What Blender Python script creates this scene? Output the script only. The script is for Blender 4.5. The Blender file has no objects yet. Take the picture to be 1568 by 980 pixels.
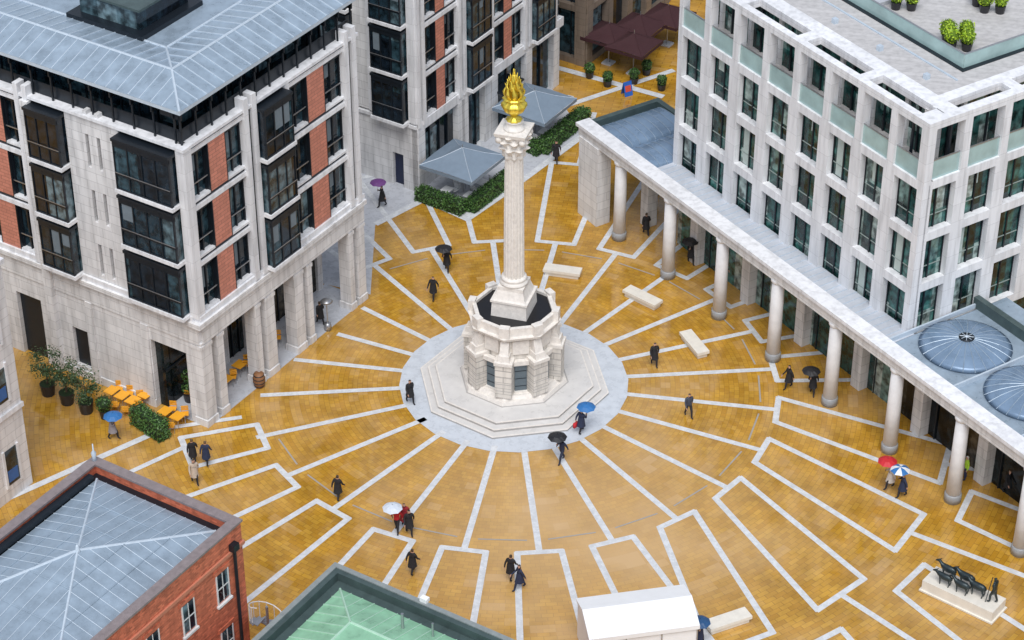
import bpy, bmesh, math, random
from mathutils import Vector, Matrix
random.seed(7)
R=math.radians
sc=bpy.context.scene
sc.view_settings.view_transform='Standard'
sc.view_settings.look='None'
sc.view_settings.exposure=0
# ---------------------------------------------------------------- world
w=bpy.data.worlds.new("World"); sc.world=w; w.use_nodes=True
nt=w.node_tree; bg=nt.nodes['Background']
sky=nt.nodes.new('ShaderNodeTexSky'); sky.sky_type='NISHITA'; sky.sun_disc=False
SUN_EL=60; SUN_AZ=184
sky.sun_elevation=R(SUN_EL); sky.sun_rotation=R(SUN_AZ)
hs=nt.nodes.new('ShaderNodeHueSaturation'); hs.inputs['Saturation'].default_value=0.5
nt.links.new(sky.outputs[0],hs.inputs['Color']); nt.links.new(hs.outputs[0],bg.inputs[0])
bg.inputs[1].default_value=0.15
sd=bpy.data.lights.new("sun",'SUN'); sd.energy=2.5; sd.angle=R(38); sd.color=(1,.985,.965)
so=bpy.data.objects.new("sun",sd); sc.collection.objects.link(so)
az=R(SUN_AZ); el=R(SUN_EL)
dv=Vector((math.sin(az)*math.cos(el),math.cos(az)*math.cos(el),math.sin(el)))
so.rotation_euler=dv.to_track_quat('Z','Y').to_euler()
# ---------------------------------------------------------------- camera
cd=bpy.data.cameras.new("camera"); cd.sensor_width=36; cd.lens=36*3600/1568; cd.clip_end=3000; cd.clip_start=1
co=bpy.data.objects.new("camera",cd); sc.collection.objects.link(co)
co.location=(-0.12,-116.9,85); co.rotation_euler=(R(55.5),0,0); sc.camera=co
# ---------------------------------------------------------------- materials
MC={}
def nd(t,ty,**k):
    n=t.nodes.new(ty)
    for a,b in k.items():
        setattr(n,a,b)
    return n
def base(name):
    m=bpy.data.materials.new(name); m.use_nodes=True
    return m,m.node_tree,m.node_tree.nodes['Principled BSDF']
def mat(name,col,rough=.6,metal=0,nscale=3,namt=.12,bump=0,spec=None,rvar=0):
    if name in MC: return MC[name]
    m,t,p=base(name); L=t.links
    tc=nd(t,'ShaderNodeTexCoord'); no=nd(t,'ShaderNodeTexNoise')
    no.inputs['Scale'].default_value=nscale; no.inputs['Detail'].default_value=3; no.inputs['Roughness'].default_value=.65
    L.new(tc.outputs['Object'],no.inputs['Vector'])
    mx=nd(t,'ShaderNodeMix',data_type='RGBA')
    mx.inputs[6].default_value=(*[c*(1-namt*1.6) for c in col],1)
    mx.inputs[7].default_value=(*[min(1,c*(1+namt*1.6)) for c in col],1)
    L.new(no.outputs['Fac'],mx.inputs[0]); L.new(mx.outputs[2],p.inputs['Base Color'])
    p.inputs['Roughness'].default_value=rough; p.inputs['Metallic'].default_value=metal
    if spec is not None: p.inputs['Specular IOR Level'].default_value=spec
    if rvar:
        mr=nd(t,'ShaderNodeMapRange'); mr.inputs[1].default_value=.3; mr.inputs[2].default_value=.7
        mr.inputs[3].default_value=max(0.02,rough-rvar); mr.inputs[4].default_value=rough+rvar
        L.new(no.outputs['Fac'],mr.inputs[0]); L.new(mr.outputs[0],p.inputs['Roughness'])
    if bump:
        b=nd(t,'ShaderNodeBump'); b.inputs['Strength'].default_value=bump; b.inputs['Distance'].default_value=.03
        L.new(no.outputs['Fac'],b.inputs['Height']); L.new(b.outputs[0],p.inputs['Normal'])
    MC[name]=m; return m
def stone(name,col,bw=1.2,bh=.6,mort=.02,rough=.55,dark=.72,var=.06,streak=.12):
    m,t,p=base(name); L=t.links
    tc=nd(t,'ShaderNodeTexCoord'); sp=nd(t,'ShaderNodeSeparateXYZ'); L.new(tc.outputs['Object'],sp.inputs[0])
    ad=nd(t,'ShaderNodeMath',operation='ADD'); L.new(sp.outputs[0],ad.inputs[0]); L.new(sp.outputs[1],ad.inputs[1])
    cb=nd(t,'ShaderNodeCombineXYZ'); L.new(ad.outputs[0],cb.inputs[0]); L.new(sp.outputs[2],cb.inputs[1])
    br=nd(t,'ShaderNodeTexBrick'); L.new(cb.outputs[0],br.inputs['Vector'])
    br.inputs['Scale'].default_value=1; br.inputs['Brick Width'].default_value=bw; br.inputs['Row Height'].default_value=bh
    br.inputs['Mortar Size'].default_value=mort; br.inputs['Mortar Smooth'].default_value=.3
    br.inputs['Color1'].default_value=(*[c*(1-var) for c in col],1); br.inputs['Color2'].default_value=(*[min(1,c*(1+var)) for c in col],1)
    br.inputs['Mortar'].default_value=(*[c*dark for c in col],1)
    no=nd(t,'ShaderNodeTexNoise'); no.inputs['Scale'].default_value=1.0; no.inputs['Detail'].default_value=4
    mp=nd(t,'ShaderNodeMapping'); mp.inputs['Scale'].default_value=(2.6,2.6,.35); L.new(tc.outputs['Object'],mp.inputs[0]); L.new(mp.outputs[0],no.inputs['Vector'])
    mr=nd(t,'ShaderNodeMapRange'); mr.inputs[1].default_value=.42; mr.inputs[2].default_value=.72; mr.inputs[3].default_value=1; mr.inputs[4].default_value=1-streak*2
    L.new(no.outputs['Fac'],mr.inputs[0])
    mx=nd(t,'ShaderNodeMix',data_type='RGBA',blend_type='MULTIPLY'); mx.inputs[0].default_value=1
    L.new(br.outputs['Color'],mx.inputs[6]); L.new(mr.outputs[0],mx.inputs[7]); L.new(mx.outputs[2],p.inputs['Base Color'])
    p.inputs['Roughness'].default_value=rough
    MC[name]=m; return m
def glass(name,cols,cell=(1.45,1.45,3.9),rough=.06,spec=.6):
    m,t,p=base(name); L=t.links
    tc=nd(t,'ShaderNodeTexCoord'); sn=nd(t,'ShaderNodeVectorMath',operation='SNAP'); L.new(tc.outputs['Object'],sn.inputs[0]); sn.inputs[1].default_value=cell
    wn=nd(t,'ShaderNodeTexWhiteNoise'); L.new(sn.outputs[0],wn.inputs['Vector'])
    rp=nd(t,'ShaderNodeValToRGB'); L.new(wn.outputs['Value'],rp.inputs[0])
    cr=rp.color_ramp
    while len(cr.elements)<len(cols): cr.elements.new(.5)
    for i,(pos,c) in enumerate(cols):
        cr.elements[i].position=pos; cr.elements[i].color=(*c,1)
    no=nd(t,'ShaderNodeTexNoise'); no.inputs['Scale'].default_value=1.9; no.inputs['Detail'].default_value=4; L.new(tc.outputs['Object'],no.inputs['Vector'])
    mr=nd(t,'ShaderNodeMapRange'); mr.inputs[1].default_value=.38; mr.inputs[2].default_value=.66; mr.inputs[3].default_value=.35; mr.inputs[4].default_value=2.0
    L.new(no.outputs['Fac'],mr.inputs[0])
    mx=nd(t,'ShaderNodeMix',data_type='RGBA',blend_type='MULTIPLY'); mx.inputs[0].default_value=1
    L.new(rp.outputs[0],mx.inputs[6]); L.new(mr.outputs[0],mx.inputs[7]); L.new(mx.outputs[2],p.inputs['Base Color'])
    p.inputs['Roughness'].default_value=rough; p.inputs['Specular IOR Level'].default_value=spec
    MC[name]=m; return m
def foliage(name,c1,c2):
    m,t,p=base(name); L=t.links
    g=nd(t,'ShaderNodeNewGeometry'); rp=nd(t,'ShaderNodeMix',data_type='RGBA')
    rp.inputs[6].default_value=(*c1,1); rp.inputs[7].default_value=(*c2,1)
    L.new(g.outputs['Random Per Island'],rp.inputs[0]); L.new(rp.outputs[2],p.inputs['Base Color'])
    p.inputs['Roughness'].default_value=.5
    MC[name]=m; return m

def paving():
    m,t,p=base("wet_yellow_paving"); L=t.links
    tc=nd(t,'ShaderNodeTexCoord'); sp=nd(t,'ShaderNodeSeparateXYZ'); L.new(tc.outputs['Object'],sp.inputs[0])
    at=nd(t,'ShaderNodeMath',operation='ARCTAN2'); L.new(sp.outputs[1],at.inputs[0]); L.new(sp.outputs[0],at.inputs[1])
    am=nd(t,'ShaderNodeMath',operation='MULTIPLY'); L.new(at.outputs[0],am.inputs[0]); am.inputs[1].default_value=15
    ln=nd(t,'ShaderNodeVectorMath',operation='LENGTH'); L.new(tc.outputs['Object'],ln.inputs[0])
    cb=nd(t,'ShaderNodeCombineXYZ'); L.new(am.outputs[0],cb.inputs[0]); L.new(ln.outputs['Value'],cb.inputs[1])
    br=nd(t,'ShaderNodeTexBrick'); br.inputs['Scale'].default_value=1; L.new(cb.outputs[0],br.inputs['Vector'])
    br.inputs['Brick Width'].default_value=.46; br.inputs['Row Height'].default_value=.3; br.inputs['Mortar Size'].default_value=.012
    br.inputs['Mortar Smooth'].default_value=.3; br.inputs['Bias'].default_value=.1
    br.inputs['Color1'].default_value=(.57,.318,.04,1); br.inputs['Color2'].default_value=(.45,.228,.022,1); br.inputs['Mortar'].default_value=(.29,.145,.02,1)
    n1=nd(t,'ShaderNodeTexNoise'); n1.inputs['Scale'].default_value=.16; n1.inputs['Detail'].default_value=4; L.new(tc.outputs['Object'],n1.inputs['Vector'])
    n2=nd(t,'ShaderNodeTexNoise'); n2.inputs['Scale'].default_value=.55; n2.inputs['Detail'].default_value=5; n2.inputs['Roughness'].default_value=.62; L.new(tc.outputs['Object'],n2.inputs['Vector'])
    mr=nd(t,'ShaderNodeMapRange'); mr.inputs[1].default_value=.3; mr.inputs[2].default_value=.7; mr.inputs[3].default_value=.72; mr.inputs[4].default_value=1.2
    L.new(n2.outputs['Fac'],mr.inputs[0])
    mx=nd(t,'ShaderNodeMix',data_type='RGBA',blend_type='MULTIPLY'); mx.inputs[0].default_value=1
    L.new(br.outputs['Color'],mx.inputs[6]); L.new(mr.outputs[0],mx.inputs[7])
    # sky reflection painted as paler colour on the south side, plus single odd slabs
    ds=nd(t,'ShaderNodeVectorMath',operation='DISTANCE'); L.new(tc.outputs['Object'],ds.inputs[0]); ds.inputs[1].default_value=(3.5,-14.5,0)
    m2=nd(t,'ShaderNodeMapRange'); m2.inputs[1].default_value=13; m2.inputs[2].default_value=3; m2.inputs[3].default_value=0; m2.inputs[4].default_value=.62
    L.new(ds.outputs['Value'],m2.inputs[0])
    m3=nd(t,'ShaderNodeMapRange'); m3.inputs[1].default_value=.48; m3.inputs[2].default_value=.62; m3.inputs[3].default_value=0; m3.inputs[4].default_value=.25
    L.new(n1.outputs['Fac'],m3.inputs[0])
    sn=nd(t,'ShaderNodeVectorMath',operation='SNAP'); L.new(cb.outputs[0],sn.inputs[0]); sn.inputs[1].default_value=(.92,.6,1)
    wn=nd(t,'ShaderNodeTexWhiteNoise'); L.new(sn.outputs[0],wn.inputs['Vector'])
    m4=nd(t,'ShaderNodeMapRange'); m4.inputs[1].default_value=.8; m4.inputs[2].default_value=1; m4.inputs[3].default_value=0; m4.inputs[4].default_value=.28
    L.new(wn.outputs['Value'],m4.inputs[0])
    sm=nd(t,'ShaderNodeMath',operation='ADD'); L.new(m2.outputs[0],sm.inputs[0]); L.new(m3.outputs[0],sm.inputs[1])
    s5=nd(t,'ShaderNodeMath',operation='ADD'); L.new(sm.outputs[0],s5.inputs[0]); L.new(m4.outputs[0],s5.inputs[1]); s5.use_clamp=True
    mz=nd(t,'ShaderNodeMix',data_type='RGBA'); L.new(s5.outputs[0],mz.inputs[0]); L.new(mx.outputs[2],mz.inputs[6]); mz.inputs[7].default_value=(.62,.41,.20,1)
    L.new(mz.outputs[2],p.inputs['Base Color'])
    rr=nd(t,'ShaderNodeMapRange'); rr.inputs[1].default_value=.44; rr.inputs[2].default_value=.6; rr.inputs[3].default_value=.05; rr.inputs[4].default_value=.26
    n3=nd(t,'ShaderNodeTexNoise'); n3.inputs['Scale'].default_value=.4; n3.inputs['Detail'].default_value=5; n3.inputs['Roughness'].default_value=.6; L.new(tc.outputs['Object'],n3.inputs['Vector'])
    L.new(n3.outputs['Fac'],rr.inputs[0]); L.new(rr.outputs[0],p.inputs['Roughness'])
    b=nd(t,'ShaderNodeBump'); b.inputs['Strength'].default_value=.06; b.inputs['Distance'].default_value=.006; b.invert=True
    L.new(br.outputs['Fac'],b.inputs['Height']); L.new(b.outputs[0],p.inputs['Normal'])
    p.inputs['Specular IOR Level'].default_value=1.0
    return m
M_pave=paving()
M_band=mat('pale_granite_bands',(.62,.64,.66),.26,nscale=2.2,namt=.2,rvar=.15)
M_grey=mat('grey_flagstone',(.50,.52,.56),.3,nscale=1.5,namt=.15,rvar=.15)
M_ground=mat('city_ground',(.16,.15,.14),.6,nscale=.5)
M_port=stone('portland_stone',(.77,.765,.765),bw=1.5,bh=.62,streak=.14)
M_port2=stone('white_stone_frame',(.81,.815,.835),bw=3.1,bh=1.18,mort=.014,dark=.75,var=.05,streak=.12)
M_mon=stone('monument_stone',(.72,.68,.62),bw=.9,bh=.42,mort=.02,dark=.55,streak=.16)
M_monp=mat('carved_stone',(.75,.71,.66),.6,nscale=4,namt=.18,bump=.35)
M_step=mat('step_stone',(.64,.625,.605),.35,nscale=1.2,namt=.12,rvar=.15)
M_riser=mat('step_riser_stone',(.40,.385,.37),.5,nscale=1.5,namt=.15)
M_glass=glass('office_glass',[(0,(.005,.009,.015)),(.4,(.010,.022,.032)),(.7,(.025,.055,.07)),(.92,(.10,.15,.17))])
M_glassB=glass('green_glass',[(0,(.006,.022,.022)),(.4,(.015,.06,.055)),(.75,(.04,.13,.115)),(.92,(.26,.32,.30))],cell=(.73,.73,3.5))
M_shop=glass('dark_shop_glass',[(0,(.004,.006,.008)),(.5,(.012,.018,.02)),(.95,(.06,.05,.035))],cell=(2.2,1.85,6),rough=.12,spec=.3)
M_frame=mat('dark_metal_frame',(.014,.02,.028),.35,.3)
M_red=stone('terracotta_panel',(.60,.235,.165),bw=.6,bh=.24,mort=.02,dark=.6,var=.12,streak=.06)
M_brick=stone('red_brick',(.60,.165,.09),bw=.3,bh=.11,mort=.012,dark=1.0,var=.32,streak=.14)
M_lead=mat('lead_roof',(.31,.39,.47),.32,.2,nscale=1.0,namt=.26,rvar=.12)
M_leadd=mat('lead_dome',(.20,.29,.41),.3,.2,nscale=.8,namt=.25,rvar=.1)
M_leadl=mat('lead_roof_seam',(.52,.60,.68),.4,.1)
M_roofp=stone('roof_paving',(.55,.535,.53),bw=.6,bh=.6,mort=.02,streak=.1)
M_gravel=mat('roof_gravel',(.2,.15,.11),.9,nscale=14,namt=.4)
M_bal=mat('balustrade_glass',(.36,.50,.49),.08,nscale=.6,namt=.25)
M_gold=mat('gilding',(1.0,.66,.09),.33,.85,nscale=5,namt=.15,bump=.2)
M_black=mat('black_basin',(.01,.01,.012),.3)
M_gate=mat('bronze_gate',(.14,.18,.21),.4,.4,nscale=6)
M_white=mat('white_canvas',(.86,.87,.88),.6,nscale=1.2,namt=.04,bump=.5)
M_para=mat('grey_canvas',(.19,.25,.32),.7,nscale=2,namt=.1)
M_maroon=mat('maroon_canvas',(.045,.013,.017),.8,nscale=2)
M_copper=mat('green_copper',(.28,.54,.36),.35,.05,nscale=.8,namt=.35,rvar=.12)
M_copd=mat('dark_coping',(.06,.09,.09),.4,nscale=1.5,namt=.3)
M_brown=stone('brown_stone',(.24,.19,.15),bw=1.2,bh=.5)
M_hedge=foliage('hedge_leaves',(.022,.07,.012),(.09,.20,.04))
M_topi=foliage('topiary_leaves',(.18,.34,.01),(.45,.6,.03))
M_treel=foliage('tree_leaves',(.02,.05,.015),(.08,.14,.05))
M_bark=mat('bark',(.1,.07,.05),.9,nscale=9,namt=.3)
M_pot=mat('black_planter',(.02,.02,.024),.4)
M_orange=mat('orange_furniture',(.9,.40,.03),.4)
M_wood=mat('oak_wood',(.26,.12,.05),.6,nscale=5,namt=.25)
M_bronze=mat('bronze_patina',(.035,.05,.055),.35,.5,nscale=6,namt=.3)
M_bench=mat('bench_stone',(.76,.72,.64),.4,nscale=2,namt=.12)
M_steel=mat('steel',(.45,.46,.48),.35,.8)
M_skin=mat('skin',(.55,.32,.23),.5)
M_col=mat('column_stone',(.74,.73,.73),.5,nscale=1.3,namt=.14)

# ---------------------------------------------------------------- builder
def mesh_obj(name,verts,faces,m,parent=None,smooth=False):
    me=bpy.data.meshes.new(name); me.from_pydata([tuple(v) for v in verts],[],faces); me.materials.append(m)
    bm=bmesh.new(); bm.from_mesh(me); bmesh.ops.recalc_face_normals(bm,faces=bm.faces); bm.to_mesh(me); bm.free()
    if smooth: me.shade_smooth()
    o=bpy.data.objects.new(name,me); sc.collection.objects.link(o)
    if parent: o.parent=parent
    return o
class Bld:
    def __init__(s,name,loc=(0,0,0),rot=0):
        s.e=bpy.data.objects.new(name,None); sc.collection.objects.link(s.e)
        s.e.location=loc; s.e.rotation_euler=(0,0,R(rot)); s.p={}
    def add(s,part,m,vs,fs,smooth=False):
        k=part
        if k not in s.p: s.p[k]=[[],[],m,smooth]
        P=s.p[k]; o=len(P[0]); P[0].extend(vs); P[1].extend([tuple(i+o for i in f) for f in fs])
    def box(s,part,m,x0,x1,y0,y1,z0,z1):
        if x0>x1:x0,x1=x1,x0
        if y0>y1:y0,y1=y1,y0
        vs=[(x0,y0,z0),(x1,y0,z0),(x1,y1,z0),(x0,y1,z0),(x0,y0,z1),(x1,y0,z1),(x1,y1,z1),(x0,y1,z1)]
        s.add(part,m,vs,[(3,2,1,0),(4,5,6,7),(0,1,5,4),(1,2,6,5),(2,3,7,6),(3,0,4,7)])
    def f(s,face,part,m,u0,u1,d0,d1,z0,z1):
        if face=='R': s.box(part,m,u0,u1,-d0,-d1,z0,z1)
        else: s.box(part,m,-d0,-d1,u0,u1,z0,z1)
    def prism(s,part,m,n,r0,r1,z0,z1,rot=0,cx=0,cy=0,smooth=False):
        vs=[];
        for r,z in((r0,z0),(r1,z1)):
            for i in range(n):
                a=R(rot)+2*math.pi*i/n; vs.append((cx+r*math.cos(a),cy+r*math.sin(a),z))
        fs=[(i,(i+1)%n,n+(i+1)%n,n+i) for i in range(n)]+[tuple(range(n-1,-1,-1)),tuple(range(n,2*n))]
        s.add(part,m,vs,fs,smooth)
    def lathe(s,part,m,prof,n=48,fn=None,cx=0,cy=0,smooth=True):
        vs=[]
        for r,z in prof:
            for i in range(n):
                a=2*math.pi*i/n; rr=r*(fn(a,z) if fn else 1); vs.append((cx+rr*math.cos(a),cy+rr*math.sin(a),z))
        fs=[]
        for k in range(len(prof)-1):
            for i in range(n):
                fs.append((k*n+i,k*n+(i+1)%n,(k+1)*n+(i+1)%n,(k+1)*n+i))
        fs.append(tuple(range(n-1,-1,-1))); fs.append(tuple(range((len(prof)-1)*n,len(prof)*n)))
        s.add(part,m,vs,fs,smooth)
    def bar(s,part,m,a,b,r=.03,n=6,r2=None):
        a=Vector(a);b=Vector(b);d=(b-a); r2=r if r2 is None else r2
        q=d.to_track_quat('Z','Y'); vs=[]
        for pt,rr in((a,r),(b,r2)):
            for i in range(n):
                t=2*math.pi*i/n; vs.append(tuple(pt+q@Vector((rr*math.cos(t),rr*math.sin(t),0))))
        s.add(part,m,vs,[(i,(i+1)%n,n+(i+1)%n,n+i) for i in range(n)]+[tuple(range(n-1,-1,-1)),tuple(range(n,2*n))])
    def done(s):
        for k,(v,f,m,sm) in s.p.items():
            mesh_obj(k,v,f,m,s.e,sm)
        return s.e

# ---------------------------------------------------------------- ground
mesh_obj('ground',[(-600,-600,-.01),(600,-600,-.01),(600,600,-.01),(-600,600,-.01)],[(0,1,2,3)],M_ground)
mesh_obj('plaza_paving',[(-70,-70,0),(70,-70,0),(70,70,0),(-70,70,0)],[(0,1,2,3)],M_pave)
zc=[.006]
BV=[];BF=[]
def strip(p,q,wd=.37):
    p=Vector((*p,0));q=Vector((*q,0)); d=(q-p).normalized(); n=Vector((-d.y,d.x,0))*wd/2
    p=p-d*.12; q=q+d*.12
    zc[0]+=.00012; z=Vector((0,0,zc[0])); o=len(BV)
    BV.extend([tuple(p-n+z),tuple(q-n+z),tuple(q+n+z),tuple(p+n+z)]); BF.append((o,o+1,o+2,o+3))
def P(r,a): return (r*math.cos(R(a)),r*math.sin(R(a)))
def loop(r0,a0,r1,a1,h0,h1,close=True):
    A=P(r0,a0-h0);B=P(r0,a0+h0);C=P(r1,a1+h1);D=P(r1,a1-h1)
    strip(A,B);strip(A,D);strip(B,C)
    if close: strip(D,C)
for k in range(24):
    a=-85+15*k
    a_n=(a+360)%360
    rend=16.2
    if 132<a_n<192: rend={140:12.6,155:12.2,170:13.8,185:15.4}.get(int(a_n),16.2)
    strip(P(6.6,a),P(rend,a))
    if 132<a_n<192: continue
    if a in(-10,-25,-40,-55):
        loop(16.2,a,26.6,a-7.8,4.4,4.1)
        strip(P(26.6,a-7.8),P(44,a-7.8))
    elif a_n in (200,):
        loop(16.0,a,20.6,a,4.4,4.2)
    else:
        loop(16.2,a,26.6,a,4.4,4.2)
        strip(P(26.6,a),P(34,a))
for a in(-25,-40,-10,-55): loop(28.5,a,38,a-3,2.9,2.9)
strip((-33,-14.5),(-20.9,-4.7),.45); strip((-31,-16),(-19.6,-6.6),.35); strip((-20.9,-4.7),(-16.5,-3.6),.35)
strip((1.5,41.5),(11,36),.6); strip((3,34),(12,40),.5); strip((4.2,36),(2.0,31),.5)
strip((-9.3,18.3),(-6.2,21.4),.5); strip((-6.2,21.4),(-3.2,18.9),.5); strip((-3.2,18.9),(.2,23.4),.6); strip((.2,23.4),(5.2,30.5),.5)
mesh_obj('pale_stone_paving_bands',BV,BF,M_band)
BV=[];BF=[];zc[0]=.012
for k in range(24):
    a=-85+15*k+7.5
    if 130<(a+360)%360<200: continue
    strip(P(15.1,a-4.8),P(15.1,a+4.8),.10)
mesh_obj('drain_channels',BV,BF,mat('drain_grey',(.36,.34,.31),.35))
n=24
vs=[(7.05*math.cos(R(2.5+15*i)),7.05*math.sin(R(2.5+15*i)),.018) for i in range(n)]
mesh_obj('granite_ring_paving',vs,[tuple(range(n))],mat('ring_granite',(.56,.60,.65),.3,nscale=1.6,namt=.15,rvar=.12))
mesh_obj('grey_pavement',[(-9.3,9.7,.004),(-9.4,18.1,.004),(-6.3,21.5,.004),(-3.3,19,.004),(.2,23.5,.004),(5,30.5,.004),(2,40,.004),(-8,34,.004),(-20,24,.004),(-20,14,.004)],[tuple(range(10))],M_grey)

# ---------------------------------------------------------------- column monument
m=Bld('monument_column')
rt=-80+22.5
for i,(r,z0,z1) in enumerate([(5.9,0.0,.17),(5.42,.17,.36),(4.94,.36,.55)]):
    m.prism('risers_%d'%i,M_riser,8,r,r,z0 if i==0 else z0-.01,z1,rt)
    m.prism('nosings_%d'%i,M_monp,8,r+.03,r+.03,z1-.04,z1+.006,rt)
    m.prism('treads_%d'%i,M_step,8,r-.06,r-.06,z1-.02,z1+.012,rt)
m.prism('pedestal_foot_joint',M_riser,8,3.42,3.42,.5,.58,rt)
m.prism('pedestal_foot',M_monp,8,3.35,3.25,.55,.80,rt)
m.prism('pedestal_foot2',M_monp,8,3.05,2.9,.79,1.0,rt)
m.prism('pedestal_core',M_mon,8,2.45,2.4,.9,4.95,rt)
for k in range(8):
    a=R(rt+45*k); ca,sa=math.cos(a),math.sin(a)
    def tb(part,mt,r0,r1,wd,z0,z1,r1t=None,w2=None):
        r1t=r1 if r1t is None else r1t; w2=w2 or wd
        vs=[]
        for (rr,z,ww) in((r0,z0,wd),(r1,z0,wd),(r1t,z1,w2),(r0,z1,w2)):
            for s_ in(-1,1):
                vs.append((rr*ca-s_*ww/2*sa,rr*sa+s_*ww/2*ca,z))
        m.add(part,mt,vs,[(0,2,4,6),(1,7,5,3),(0,1,3,2),(2,3,5,4),(4,5,7,6),(6,7,1,0)])
    tb('buttresses',M_mon,2.1,3.02,1.02,.98,3.35)
    for zz in(1.45,1.95,2.45,2.95): tb('rustication',M_riser,2.1,3.025,1.025,zz,zz+.035)
    tb('buttress_caps',M_monp,2.1,3.12,1.12,3.34,3.55)
    tb('scrolls',M_monp,2.1,2.98,.58,3.54,4.75,2.55,.5)
    tb('scroll_curls',M_monp,2.2,3.0,.7,3.54,3.95,2.92,.66)
    tb('parapet_blocks',M_monp,2.36,2.78,.6,5.1,5.85)
    a2=R(rt+45*k+22.5); c2,s2=math.cos(a2),math.sin(a2)
    def fp(part,mt,d0,d1,wd,z0,z1):
        vs=[]
        for z in(z0,z1):
            for d,s_ in((d0,-1),(d1,-1),(d1,1),(d0,1)):
                vs.append((d*c2-s_*wd/2*s2,d*s2+s_*wd/2*c2,z))
        m.add(part,mt,vs,[(3,2,1,0),(4,5,6,7),(0,1,5,4),(1,2,6,5),(2,3,7,6),(3,0,4,7)])
    ap=2.45*math.cos(R(22.5))
    fp('niche_gates',M_gate,ap-.05,ap+.06,.74,1.05,3.05)
    fp('niche_heads',M_monp,ap-.05,ap+.28,.95,3.05,3.35)
    fp('niche_sills',M_monp,ap-.05,ap+.22,.8,.99,1.08)
    for q in range(3): fp('gate_bars',M_frame,ap,ap+.08,.7,1.4+q*.55,1.43+q*.55)
    fp('tablets',M_monp,ap-.05,ap+.08,1.0,3.75,4.7)
m.prism('entablature1',M_monp,8,2.55,2.72,4.74,4.95,rt)
m.prism('entablature2',M_monp,8,2.82,2.9,4.94,5.12,rt)
def ring(b,part,mt,nn,ro,ri,z0,z1,rot):
    vs=[]
    for r,z in((ro,z0),(ro,z1),(ri,z1),(ri,z0)):
        for i in range(nn):
            t=R(rot)+2*math.pi*i/nn; vs.append((r*math.cos(t),r*math.sin(t),z))
    fs=[]
    for k in range(4):
        k2=(k+1)%4
        for i in range(nn): fs.append((k*nn+i,k*nn+(i+1)%nn,k2*nn+(i+1)%nn,k2*nn+i))
    b.add(part,mt,vs,fs)
ring(m,'parapet',M_monp,8,2.62,2.36,5.11,5.68,rt)
m.prism('basin',M_black,8,2.37,2.37,5.1,5.5,rt)
q=-62
m.prism('column_plinth',M_monp,4,1.58,1.5,5.4,6.5,q)
m.prism('column_plinth_cap',M_monp,4,1.62,1.62,6.49,6.62,q)
m.prism('column_plinth_upper',M_monp,4,1.4,1.12,6.6,7.2,q)
m.prism('column_plinth_block',M_monp,4,1.12,1.12,7.19,7.45,q)
m.lathe('column_base',M_monp,[(.78,7.44),(.86,7.5),(.86,7.6),(.76,7.68),(.74,7.74),(.78,7.8),(.76,7.88),(.66,7.95)])
def flute(a,z): return 1-.13*max(0,math.cos(16*a))**.6 if math.cos(16*a)>0 else 1
m.lathe('fluted_shaft',M_monp,[(.62,7.94),(.615,10),(.6,12),(.57,14.2),(.54,16.1),(.56,16.15)],n=144,fn=flute,smooth=False)
def leaf(a,z): return 1+.14*math.cos(8*a+ (math.pi if (z*2)%2>1 else 0))
m.lathe('corinthian_capital',M_monp,[(.58,16.14),(.62,16.25),(.60,16.35),(.7,16.7),(.88,16.85),(.70,16.9),(.74,17.15),(.94,17.35),(.78,17.4),(.86,17.6),(.95,17.75)],n=64,fn=leaf,smooth=False)
for k in range(4):
    a=R(q+90*k); m.lathe('capital_volutes',M_monp,[(.02,17.25),(.17,17.32),(.22,17.5),(.17,17.68),(.02,17.75)],n=12,cx=1.0*math.cos(a),cy=1.0*math.sin(a))
m.prism('abacus',M_monp,4,1.28,1.34,17.74,17.95,q)
m.lathe('finial_drum',M_monp,[(.62,17.94),(.62,18.1),(.5,18.15),(.5,18.45),(.56,18.5)])
m.lathe('gilded_urn',M_gold,[(.44,18.49),(.46,18.58),(.22,18.66),(.18,18.85),(.36,18.98),(.60,19.2),(.72,19.45),(.70,19.62),(.52,19.72),(.46,19.8),(.62,19.88),(.64,19.96),(.3,20.0)],n=40,fn=lambda a,z:1+.06*math.cos(10*a))
for tier,(rb,zb,hh,out,cnt,w0) in enumerate([(.34,19.92,.95,.24,8,.19),(.26,20.35,.85,.20,7,.17),(.14,20.75,.75,.12,5,.15),(.03,21.0,.78,.03,3,.12)]):
    for i in range(cnt):
        a=2*math.pi*(i+tier*.5)/cnt+tier*.3
        tw=.10
        secs=[(rb,0,w0*.75),(rb+out*.8,.28,w0),(rb+out,.5,w0*.8),(rb+out*.45,.78,w0*.45),(rb+out*.7,1.0,.012)]
        vs=[]
        for r_,t_,w_ in secs:
            aa=a+tw*math.sin(t_*5); c1,s1=math.cos(aa),math.sin(aa); z_=zb+hh*t_
            for dr,dt in((-w_*.5,0),(0,-w_),(w_*.5,0),(0,w_)):
                vs.append(((r_+dr)*c1-dt*s1,(r_+dr)*s1+dt*c1,z_))
        fs=[(3,2,1,0),(16,17,18,19)]
        for k_ in range(4):
            for j in range(4): fs.append((k_*4+j,k_*4+(j+1)%4,(k_+1)*4+(j+1)%4,(k_+1)*4+j))
        m.add('gilded_flames',M_gold,vs,fs,True)
m.lathe('flame_core',M_gold,[(.34,19.9),(.38,20.3),(.30,20.8),(.16,21.3),(.03,21.6)],n=16,fn=lambda a,z:1+.16*math.cos(5*a+z*5))
m.done()

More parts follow.
